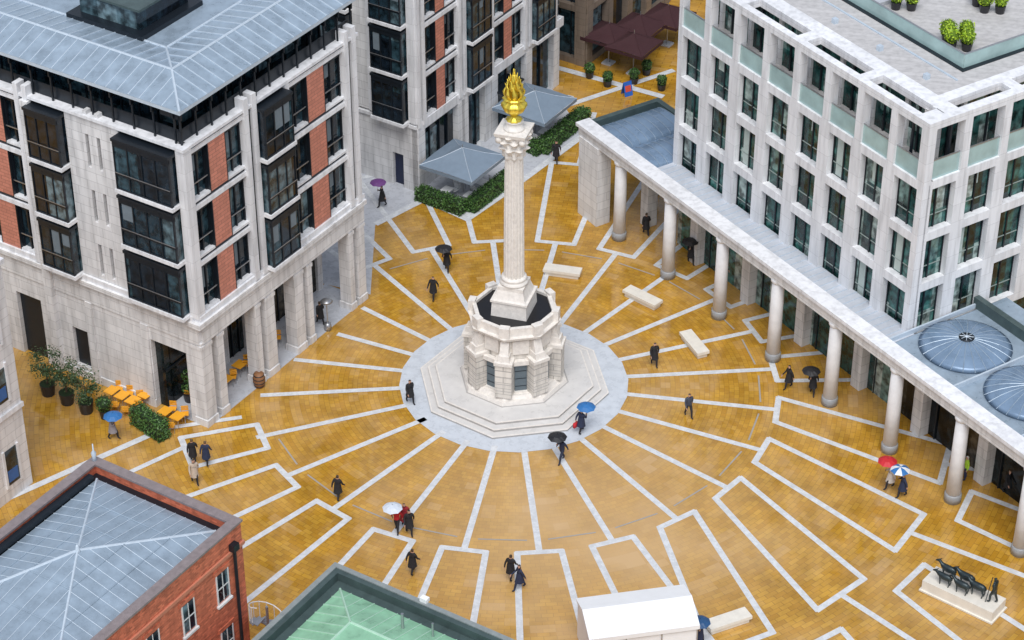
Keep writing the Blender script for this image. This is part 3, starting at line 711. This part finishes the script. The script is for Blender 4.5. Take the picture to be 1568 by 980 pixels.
# ---------------------------------------------------------------- background buildings
b=Bld('brown_stone_building',(5.4,40.6,0),57.5)
b.box('core_glazing',M_glass,.4,25,.4,14,0,18)
for z in(0,4.4,8,11.6,15):
    b.f('L','bands',M_brown,0,14,-.45,.05,z if z else -.01,z+.5); b.f('R','bands',M_brown,.1,25,-.45,.05,z if z else -.01,z+.5)
for u in range(0,14,3): b.f('L','piers',M_brown,u,u+.9,-.45,.1,0,18)
for u in range(0,25,3): b.f('R','piers',M_brown,u+.1,u+.9,-.45,.1,0,18)
for u in range(0,14,1): b.f('L','frames',M_frame,u+.45,u+.52,-.45,-.3,0,18)
b.done()
b=Bld('dark_brick_building',(9,53,0),0)
b.box('walls',M_brown,-4,30,0,10,0,16)
for i in range(9):
    for z in(.3,4,8): b.box('windows',M_glass,-3+i*3.2,-1+i*3.2,-.05,.2,z,z+2.7)
b.done()

# ---------------------------------------------------------------- foliage helpers
def leaves(pts,size,name,m,parent):
    vs=[];fs=[]
    for p,nrm in pts:
        s_=size*random.uniform(.6,1.3)
        a=Vector((random.gauss(0,1),random.gauss(0,1),random.gauss(0,1)))
        n_=(Vector(nrm)+a*.5).normalized(); t=n_.orthogonal().normalized(); t.rotate(Matrix.Rotation(random.uniform(0,6.3),3,n_)); u_=n_.cross(t)
        p=Vector(p); o=len(vs)
        vs+= [p-t*s_,p+u_*s_*.55,p+t*s_,p-u_*s_*.55]; fs.append((o,o+1,o+2,o+3))
    me=bpy.data.meshes.new(name); me.from_pydata([tuple(v) for v in vs],[],fs); me.materials.append(m)
    o=bpy.data.objects.new(name,me); sc.collection.objects.link(o); o.parent=parent
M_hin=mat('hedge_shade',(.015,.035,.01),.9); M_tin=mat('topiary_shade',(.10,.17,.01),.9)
def hedge(p,q,wd,h,name='hedge'):
    p=Vector((*p,0));q=Vector((*q,0));L=(q-p).length; ang=math.degrees(math.atan2(q.y-p.y,q.x-p.x))
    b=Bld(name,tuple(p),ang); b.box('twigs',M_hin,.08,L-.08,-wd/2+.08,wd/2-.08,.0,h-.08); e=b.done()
    pts=[]
    N=int((L*wd+2*L*h+2*wd*h)*100)
    for _ in range(N):
        r=random.random()*(L*wd+2*L*h+2*wd*h)
        j=random.uniform(-.07,.05)
        if r<L*wd: pts.append(((random.uniform(0,L),random.uniform(-wd/2,wd/2),h+j),(0,0,1)))
        elif r<L*wd+2*L*h:
            s_=random.choice((-1,1)); pts.append(((random.uniform(0,L),s_*(wd/2+j),random.uniform(.05,h)),(0,s_,.3)))
        else:
            s_=random.choice((0,1)); pts.append((((L+j) if s_ else -j,random.uniform(-wd/2,wd/2),random.uniform(.05,h)),(1 if s_ else -1,0,.3)))
    leaves(pts,.085,'leaves',M_hedge,e)
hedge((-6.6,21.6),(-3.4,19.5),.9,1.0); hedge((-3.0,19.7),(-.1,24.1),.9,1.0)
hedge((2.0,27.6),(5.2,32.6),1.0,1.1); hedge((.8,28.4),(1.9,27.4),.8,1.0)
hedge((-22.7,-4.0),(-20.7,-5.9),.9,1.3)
def ball(b_e,cx,cy,cz,r,m,N=260,size=.08):
    pts=[]
    for _ in range(N):
        v=Vector((random.gauss(0,1),random.gauss(0,1),random.gauss(0,1))).normalized(); rr=r*random.uniform(.9,1.06)
        pts.append(((cx+v.x*rr,cy+v.y*rr,cz+v.z*rr),v))
    leaves(pts,size,'leaves',m,b_e)
def topiary(x,y,z,r=.42,m=M_topi,name='topiary_planter',pot=M_pot,h=.5):
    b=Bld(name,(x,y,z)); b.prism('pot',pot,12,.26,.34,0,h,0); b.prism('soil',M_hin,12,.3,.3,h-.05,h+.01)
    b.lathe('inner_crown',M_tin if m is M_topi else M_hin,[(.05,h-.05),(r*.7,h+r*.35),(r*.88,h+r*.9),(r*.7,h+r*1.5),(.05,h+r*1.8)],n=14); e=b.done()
    ball(e,0,0,h+r*.9,r,m)
def lb(lx,ly):
    a=R(32.9); return 23+lx*math.cos(a)-ly*math.sin(a), -3.7+lx*math.sin(a)+ly*math.cos(a)
for lx,ly in((6.9,6.1),(7.6,5.5),(7.3,6.9),(8.2,6.3),(7.6,11.8),(8.3,11.2),(11.8,8.6),(12.5,8.0),(12.0,9.5),(14.5,6.5)):
    x,y=lb(lx,ly); topiary(x,y,top-.02,random.uniform(.42,.52))
def pot_tree(x,y,h=3.0,name='potted_tree'):
    b=Bld(name,(x,y,0)); b.prism('pot',M_pot,14,.38,.48,0,.8); b.prism('soil',M_hin,14,.44,.44,.75,.81)
    b.bar('trunk',M_bark,(0,0,.8),(.05,.03,1.7),.07,r2=.045)
    cl=[]
    for i in range(11):
        a=i*2.4; rr=random.uniform(.35,.85); t=(rr*math.cos(a),rr*math.sin(a),random.uniform(1.5,h))
        b.bar('branches',M_bark,(.05,.03,random.uniform(1.2,1.7)),t,.025,4,.008); cl.append(t)
    e=b.done(); pts=[]
    for c_ in cl:
        for _ in range(110):
            v=Vector((random.gauss(0,.22),random.gauss(0,.22),random.gauss(0,.2))); pts.append((Vector(c_)+v,v.normalized()+Vector((0,0,.5))))
    leaves(pts,.075,'leaves',M_treel,e)
pot_tree(-28.4,-1.2); pot_tree(-27.1,-2.1,3.2); pot_tree(-25.8,-3.0,2.8)
topiary(-24.6,-3.6,0,.5,M_hedge,'shrub_planter',h=.6)
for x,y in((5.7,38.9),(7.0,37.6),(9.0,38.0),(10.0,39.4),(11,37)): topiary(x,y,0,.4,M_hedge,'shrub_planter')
def cloud(x,y):
    b=Bld('cloud_topiary',(x,y,0)); b.prism('pot',M_pot,12,.3,.4,0,.6); b.bar('stem',M_bark,(0,0,.6),(0,0,2),.04); e=b.done(); ball(e,0,0,1.05,.42,M_hedge,200); ball(e,0,0,1.9,.38,M_hedge,200)
cloud(-19.7,-1.9)

# ---------------------------------------------------------------- parasols
def parasol(x,y,side,m,h=2.7,rise=1.0,rot=57.5,name='square_parasol'):
    b=Bld(name,(x,y,0),rot); s_=side/2
    b.bar('pole',M_steel,(0,0,0),(0,0,h+rise),.05); b.box('base',M_grey,-.4,.4,-.4,.4,0.005,.12)
    P4=[(-s_,-s_,h),(s_,-s_,h),(s_,s_,h),(-s_,s_,h)]
    for i in range(4):
        a=Vector(P4[i]);c_=Vector(P4[(i+1)%4]);mid=(a+c_)/2; mid.z+=.06; t=Vector((0,0,h+rise))
        am=(a+t)/2-Vector((0,0,.1)); cm=(c_+t)/2-Vector((0,0,.1)); mm=(mid+t)/2-Vector((0,0,.14))
        V_=[a,mid,c_,cm,mm,am,t]; b.add('canopy',m,[tuple(v) for v in V_],[(0,1,4,5),(1,2,3,4),(5,4,6),(4,3,6)])
        b.add('valance',m,[tuple(a),tuple(c_),(c_.x,c_.y,c_.z-.25),(a.x,a.y,a.z-.25)],[(0,1,2,3)])
        rm=M_leadl if m is M_para else m
        b.bar('rib',rm,tuple(a+Vector((0,0,.01))),tuple(am+Vector((0,0,.01))),.02,4); b.bar('rib',rm,tuple(am+Vector((0,0,.01))),tuple(t+Vector((0,0,.01))),.02,4)
    b.bar('spike',M_steel,(0,0,h+rise),(0,0,h+rise+.25),.03)
    b.done()
parasol(-3.5,22.2,4.3,M_para); parasol(1.5,30.2,4.4,M_para)
for x,y in((7.2,41.2),(9.6,42.6),(11.8,44.2),(9.0,39.6)): parasol(x,y,3.2,M_maroon,h=2.5,rise=.9)

# ---------------------------------------------------------------- furniture
def table(x,y,rot=57.5,m=M_orange,name='cafe_table',l=.8):
    b=Bld(name,(x,y,0),rot); b.box('top',m,-l/2,l/2,-.35,.35,.71,.75)
    for sx in(-1,1):
        for sy in(-1,1): b.bar('leg',M_steel,(sx*(l/2-.08),sy*.28,0),(sx*(l/2-.08),sy*.28,.71),.02)
    b.done()
def chair(x,y,rot,m=M_orange,name='cafe_chair'):
    b=Bld(name,(x,y,0),rot); b.box('seat',m,-.22,.22,-.22,.22,.43,.47); 
    for i in range(3): b.box('backrest',m,-.22,.22,-.24,-.2,.55+i*.12,.63+i*.12)
    for sx in(-1,1):
        b.bar('rear_leg',M_steel,(sx*.2,-.22,0),(sx*.2,-.22,.9),.018); b.bar('front_leg',M_steel,(sx*.2,.2,0),(sx*.2,.2,.44),.018)
    b.done()
tx=[(-24.4,-1.8),(-23.7,-2.3),(-23.0,-2.8),(-22.3,-2.2),(-20.9,-3.9),(-20.1,-4.4),(-19.4,-1.2),(-16.9,.9),(-16.2,1.9),(-17.6,-.6),(-15.2,3.6)]
for x,y in tx:
    table(x,y,57.5)
    chair(x-.35,y-.6,random.uniform(-12,12)); chair(x+.35,y+.6,180+random.uniform(-12,12))
for x,y in((-4.6,21.6),(-3.0,20.9),(-2.2,22.6),(-3.4,23.4),(.6,29.0),(2.2,29.6),(1.4,31.4)):
    table(x,y,57.5,M_white); chair(x-.5,y-.5,-40,M_white); chair(x+.5,y+.4,140,M_white)
def bench(p,q):
    p=Vector(p);q=Vector(q); c_=(p+q)/2; L=(q-p).length; b=Bld('stone_bench',(c_.x,c_.y,0),math.degrees(math.atan2(q.y-p.y,q.x-p.x)))
    b.box('seat',M_bench,-L/2,L/2,-.42,.42,.3,.5); b.box('plinth',M_bench,-L/2+.12,L/2-.12,-.32,.32,.014,.3); b.done()
bench((2.0,12.3),(4.4,11.7)); bench((7.3,9.8),(9.3,8.0)); bench((10.8,4.9),(11.8,2.5)); bench((10.3,-22.7),(12.6,-21.6))
b=Bld('wine_barrel',(-15.6,-.4,0)); b.lathe('staves',M_wood,[(.28,0),(.36,.3),(.38,.5),(.36,.7),(.28,1.0)],n=20)
for z in(.12,.36,.62,.86): b.lathe('hoops',M_frame,[(.335+(.05 if .3<z<.7 else 0),z),(.335+(.05 if .3<z<.7 else 0),z+.05)],n=20)
b.done()
for x,y in((-13.7,3.6),(-11.8,5.7)):
    b=Bld('patio_heater',(x,y,0)); b.lathe('base',M_steel,[(.25,0),(.22,.5),(.05,.55)],n=12); b.bar('pole',M_steel,(0,0,.5),(0,0,2.1),.03); b.lathe('hood',M_steel,[(.4,2.15),(.3,2.25),(.03,2.35)],n=16); b.done()
b=Bld('a_board_sign',(8.4,36.3,0),30)
b.add('panel',mat('blue_sign',(.02,.12,.5),.4),[(-.35,-.3,0),(.35,-.3,0),(.35,0,1.1),(-.35,0,1.1),(-.35,.3,0),(.35,.3,0)],[(0,1,2,3),(4,3,2,5)])
b.add('poster_face',mat('red_poster',(.6,.08,.05),.5),[(-.25,-.215,.35),(.25,-.215,.35),(.25,-.09,.8),(-.25,-.09,.8)],[(0,1,2,3)]); b.done()
b=Bld('white_marquee_tent',(6.45,-24.0,0),11)
hx,hy=2.85,1.55
b.box('walls',M_white,-hx,hx,-hy,hy,0.02,2.6)
b.add('canopy',M_white,[(-hx-.1,-hy-.1,2.6),(hx+.1,-hy-.1,2.6),(hx+.1,hy+.1,2.6),(-hx-.1,hy+.1,2.6),(-hx-.1,.1,3.15),(hx+.1,.1,3.15)],[(0,1,5,4),(2,3,4,5),(1,2,5),(3,0,4),(0,3,2,1)])
b.box('valance',M_white,-hx-.1,hx+.1,-hy-.12,-hy-.1,2.35,2.62)
for x in(-hx,-hx/3,hx/3,hx): b.bar('poles',M_steel,(x,-hy-.04,0),(x,-hy-.04,2.55),.035)
b.done()

# ---------------------------------------------------------------- people
def cm(c): return mat('cloth_%02x%02x%02x'%tuple(int(min(1,x)*255) for x in c),c,.8,nscale=9,namt=.2)
HAIR=[(.02,.015,.01),(.05,.03,.015),(.12,.07,.03),(.01,.01,.01)]
def skinmesh(V,E,Rd,sub=1):
    me=bpy.data.meshes.new('tmp'); me.from_pydata(V,E,[]); o=bpy.data.objects.new('tmp',me); sc.collection.objects.link(o)
    md=o.modifiers.new('s','SKIN'); md.use_smooth_shade=True
    for i,sv in enumerate(me.skin_vertices[0].data):
        r=Rd[i]; sv.radius=r if isinstance(r,tuple) else (r,r); sv.use_root=(i==0)
    if sub: s2=o.modifiers.new('u','SUBSURF'); s2.levels=sub; s2.render_levels=sub
    dg=bpy.context.evaluated_depsgraph_get(); ev=o.evaluated_get(dg); nm=bpy.data.meshes.new_from_object(ev)
    bpy.data.objects.remove(o); return nm
def person(x,y,h,coat=(.015,.015,.018),legs=(.02,.02,.025),stride=.28,umb=False,long=True,bag=None,z=0,name='person',mats=None,scale=1.0,hair=None):
    V=[];E=[];Rd=[]
    def a(p,r,par=None):
        V.append(p);Rd.append(r)
        if par is not None:E.append((par,len(V)-1))
        return len(V)-1
    pv=a((0,0,.96),(.17,.13)); ws=a((0,0,1.12),(.16,.12),pv); ch=a((0,.0,1.32),(.19,.14),ws); nk=a((0,0,1.47),.06,ch); hd=a((0,.02,1.56),.08,nk); h2=a((0,.03,1.65),.102,hd); h3=a((0,.02,1.735),.075,h2)
    hands=[]
    for sx,ph in((-1,1),(1,-1)):
        f=stride*ph
        hp=a((sx*.09,0,.9),.11,pv); kn=a((sx*.1,f*.55+.06,.52+(.0 if f>0 else .02)),.08,hp); an=a((sx*.1,f-.02,.1+(0.0 if f>0 else .05)),.055,kn); to=a((sx*.12,f+.14,.05),.045,an)
        sh=a((sx*.20,0,1.40),.08,ch)
        if umb and sx==1:
            el=a((.27,.1,1.15),.06,sh); wr=a((.17,.27,1.27),.038,el); d=Vector((0,.05,.6)).normalized()
        else:
            el=a((sx*.28,-f*.35-.02,1.12),.06,sh); wr=a((sx*.29,-f*.9+.08,.9),.038,el); d=Vector((0,-f*.5+.15,-1)).normalized()
        w_=Vector(V[wr]); pm=a(tuple(w_+d*.06),(.038,.026),wr); hands.append(w_+d*.09)
        sd_=Vector((0,1,0)) if not (umb and sx==1) else Vector((1,0,0))
        for k_,(o_,l_) in enumerate(((-.027,.062),(-.009,.078),(.009,.072),(.027,.055))):
            b0=w_+d*.085+sd_*o_; f1=a(tuple(b0),.010,pm); f2=a(tuple(b0+d*l_*.55+Vector((-sx*.008,0,0))),.0085,f1); a(tuple(b0+d*l_*.95+Vector((-sx*.025,0,0))),.0075,f2)
        t1=a(tuple(w_+d*.03+sd_*.035),.011,wr); a(tuple(w_+d*.075+sd_*.06+Vector((-sx*.012,0,0))),.009,t1)
    nm=skinmesh(V,E,Rd,1); nm.name=name
    hc=hair or random.choice(HAIR)
    ms=mats or [cm(coat),cm(legs),M_skin,mat('hair_%d'%int(hc[0]*100),hc,.6),mat('shoes',(.012,.01,.01),.4)]
    nm.materials.clear()
    for q_ in ms: nm.materials.append(q_)
    for p in nm.polygons:
        c_=p.center
        if c_.z>1.485:
            i=3 if (c_.z>1.70 or (c_.y<.045 and c_.z>1.56)) else 2
        elif any((c_-hh).length<.115 for hh in hands): i=2
        elif c_.z<.09: i=4
        elif c_.z<.93 and abs(c_.x)<.235: i=1
        else: i=0
        p.material_index=i; p.use_smooth=True
    bm=bmesh.new(); bm.from_mesh(nm)
    def addp(vs,fs,mi):
        vv=[bm.verts.new(v) for v in vs]
        for f_ in fs:
            ff=bm.faces.new([vv[i] for i in f_]); ff.material_index=mi; ff.smooth=True
    for sx in(-1,1):
        for (cx_,cy_,cz_,r_,mi) in((sx*.033,.117,1.66,.010,4),(sx*.098,.02,1.645,.02,2)):
            vs=[(cx_+r_*dx,cy_+r_*dy,cz_+r_*dz*1.4) for dx,dy,dz in((1,0,0),(0,1,0),(-1,0,0),(0,-1,0),(0,0,1),(0,0,-1))]
            addp(vs,[(0,1,4),(1,2,4),(2,3,4),(3,0,4),(1,0,5),(2,1,5),(3,2,5),(0,3,5)],mi)
    addp([(-.014,.115,1.62),(.014,.115,1.62),(0,.15,1.622),(0,.12,1.665)],[(0,1,2),(0,2,3),(1,3,2)],2)
    addp([(-.022,.112,1.59),(.022,.112,1.59),(.018,.117,1.583),(-.018,.117,1.583)],[(0,1,2,3)],0)
    if long:
        rings=[(1.2,.185,.145,0),(1.0,.215,.175,0),(.75,.235,.21,.0),(.55,.26,.25,0)]
        n_=18; vs=[]
        for z_,rx,ry,_ in rings:
            for i in range(n_):
                t=2*math.pi*i/n_; fl=1+.05*math.sin(5*t)*(1.2-z_)
                vs.append((rx*fl*math.cos(t),ry*fl*math.sin(t)*(1+abs(stride)*.6*(1.2-z_)),z_))
        fs=[(k_*n_+i,k_*n_+(i+1)%n_,(k_+1)*n_+(i+1)%n_,(k_+1)*n_+i) for k_ in range(3) for i in range(n_)]
        addp(vs,fs,0)
    if bag:
        hx_=hands[0]
        X,Y,Z_=hx_.x,hx_.y,hx_.z-.05
        vs=[(X+dx*.07,Y+dy*.18,Z_-.05-dz*.32) for dx in(-1,1) for dy in(-1,1) for dz in(0,1)]
        addp(vs,[(0,1,3,2),(4,6,7,5),(0,4,5,1),(2,3,7,6),(0,2,6,4),(1,5,7,3)],5); 
    bm.to_mesh(nm); bm.free()
    if bag: nm.materials.append(cm(bag))
    o=bpy.data.objects.new(name,nm); sc.collection.objects.link(o); o.location=(x,y,z); o.rotation_euler=(0,0,R(h-90)); o.scale=(scale,)*3
    if umb:
        gr=Vector((.17,.29,1.33)); gr.rotate(Matrix.Rotation(R(h-90),3,'Z')); umbrella(x+gr.x*scale,y+gr.y*scale,gr.z*scale+z,umb,h)
    return o
def umbrella(x,y,z,cols,h):
    if not isinstance(cols,list): cols=[cols]
    b=Bld('umbrella',(x,y,z),h)
    b.bar('shaft',M_steel,(0,0,-.12),(-.06,0,.72),.01,5); b.bar('handle',M_frame,(0,0,-.16),(0,0,-.03),.02,6)
    N=8; R_=.58; top_=Vector((-.06,0,.74))
    for i in range(N):
        a0=2*math.pi*i/N;a1=2*math.pi*(i+1)/N; am=(a0+a1)/2
        f=lambda r,a_,z_:(top_.x+r*math.cos(a_),r*math.sin(a_),top_.z-z_)
        c_=cols[i%len(cols)]
        vs=[f(0,0,0),f(.3,a0,.05),f(.3*.97,am,.065),f(.3,a1,.05),f(R_,a0,.22),f(R_*.93,am,.20),f(R_,a1,.22)]
        b.add('canopy_%d'%(i%len(cols)),mat('umb_%02x%02x%02x'%tuple(int(q*255) for q in c_),c_,.5),vs,[(0,1,2),(0,2,3),(1,4,5,2),(2,5,6,3)])
        b.bar('ribs',M_steel,f(0,0,.01),f(R_,a0,.225),.006,4)
    b.bar('tip',M_frame,tuple(top_),(top_.x,0,top_.z+.08),.01,5); b.done()
K=(.015,.015,.018); NV=(.02,.03,.07); BL=(.03,.16,.42); RD=(.55,.02,.03); WH=(.75,.77,.8); BG=(.5,.42,.34)
person(-4.4,12.5,-95,umb=K); person(-5.2,9.2,-110); person(-6.3,-2.1,-60); person(4.0,-5.1,50,coat=NV,umb=BL,bag=RD)
person(2.8,-7.9,-130,coat=NV,legs=(.02,.03,.06),umb=K,long=False,stride=.34); person(8.7,1.8,-80); person(10.5,-3.5,-70,coat=(.05,.06,.09),long=False)
person(16.8,-.6,200); person(18.2,-1.2,-100,umb=K); person(21.7,-10.4,190,coat=(.6,.55,.5),umb=RD); person(22.3,-11.2,185,coat=NV,umb=[BL,WH])
person(26.2,-9.6,180,coat=(.45,.75,.05),legs=(.02,.03,.08),long=False,stride=.05,hair=(.7,.7,.65)); person(28.4,-10.9,-60); person(8.9,16.9,100); person(11.7,13.4,-80,umb=K); person(9.7,21.2,-90); person(3.0,26.5,-100)
person(-9.0,20.5,190,umb=(.16,.05,.22)); person(-23.8,-5.7,-20,coat=(.3,.28,.3),umb=BL); person(-18.8,-8.0,100,coat=K); person(-18.0,-8.2,85,coat=NV); person(-18.5,-9.9,-70,coat=BG)
person(-10.1,-11.4,70); person(-6.6,-14.3,-100,coat=RD,umb=(.62,.68,.76),long=False); person(-5.9,-14.5,-80); person(-6.2,-13.9,-90,coat=(.3,.02,.03)); person(-5.6,-17.9,60); person(-.2,-18.4,70); person(.3,-19.2,200,coat=NV,legs=NV,stride=.36)
person(9.8,-23.7,-60,coat=NV,umb=(.02,.08,.2)); person(14.1,11.6,-60); person(-12.3,6.3,120)
# ---------------------------------------------------------------- sculpture
a0=math.degrees(math.atan2(-2.7,3.4))
b=Bld('bronze_shepherd_and_sheep_sculpture',(24.4,-20.1,0),a0)
b.box('plinth',M_bench,-2.15,2.15,-.75,.75,.02,.75); b.box('plinth_foot',M_bench,-2.25,2.25,-.85,.85,.018,.12)
def sheep(lx,ly,s_,dz):
    secs=[(.56,.60,.04),(.50,.62,.14),(.32,.62,.22),(.05,.60,.245),(-.22,.62,.225),(-.38,.70,.17),(-.50,.82,.12),(-.60,.90,.105),(-.70,.87,.075),(-.80,.82,.05),(-.83,.80,.02)]
    vs=[];n_=12
    for X,Z,r_ in secs:
        for i in range(n_):
            t=2*math.pi*i/n_; vs.append((lx+s_*X,ly+s_*r_*math.cos(t)*.85,.75+s_*(Z+dz*(-X>.4)+r_*math.sin(t))))
    fs=[(k_*n_+i,k_*n_+(i+1)%n_,(k_+1)*n_+(i+1)%n_,(k_+1)*n_+i) for k_ in range(len(secs)-1) for i in range(n_)]+[tuple(range(n_-1,-1,-1)),tuple(range((len(secs)-1)*n_,len(secs)*n_))]
    b.add('sheep_bodies',M_bronze,vs,fs,True)
    T=lambda X,Y,Z:(lx+s_*X,ly+s_*Y,.75+s_*Z)
    for sy in(-1,1):
        b.bar('sheep_legs',M_bronze,T(.36,sy*.11,.55),T(.44,sy*.12,.28),.085*s_,7,.04*s_); b.bar('sheep_legs',M_bronze,T(.44,sy*.12,.29),T(.38,sy*.12,.0),.038*s_,6,.032*s_)
        st=.06*sy
        b.bar('sheep_legs',M_bronze,T(-.24,sy*.11,.55),T(-.26-st,sy*.11,.27),.07*s_,7,.038*s_); b.bar('sheep_legs',M_bronze,T(-.26-st,sy*.11,.28),T(-.26-st,sy*.11,.0),.036*s_,6,.03*s_)
        b.bar('sheep_ears',M_bronze,T(-.56,sy*.07,.96+dz),T(-.53,sy*.2,.95+dz),.035*s_,5,.012)
for lx,ly,s_,dz in((-1.25,.33,.95,.04),(-1.1,-.33,.88,-.08),(-.15,.34,1,.0),(-.05,-.34,.92,.06),(.72,.02,1,.02)): sheep(lx,ly,s_,dz)
b.bar('crook',M_bronze,(1.4,-.2,.75),(1.62,-.2,2.6),.025)
e=b.done()
o=person(1.75,0,180,mats=[M_bronze]*5,long=False,stride=.18,z=.75,name='shepherd',scale=1.0); o.parent=e
print('objects',len(bpy.data.objects))
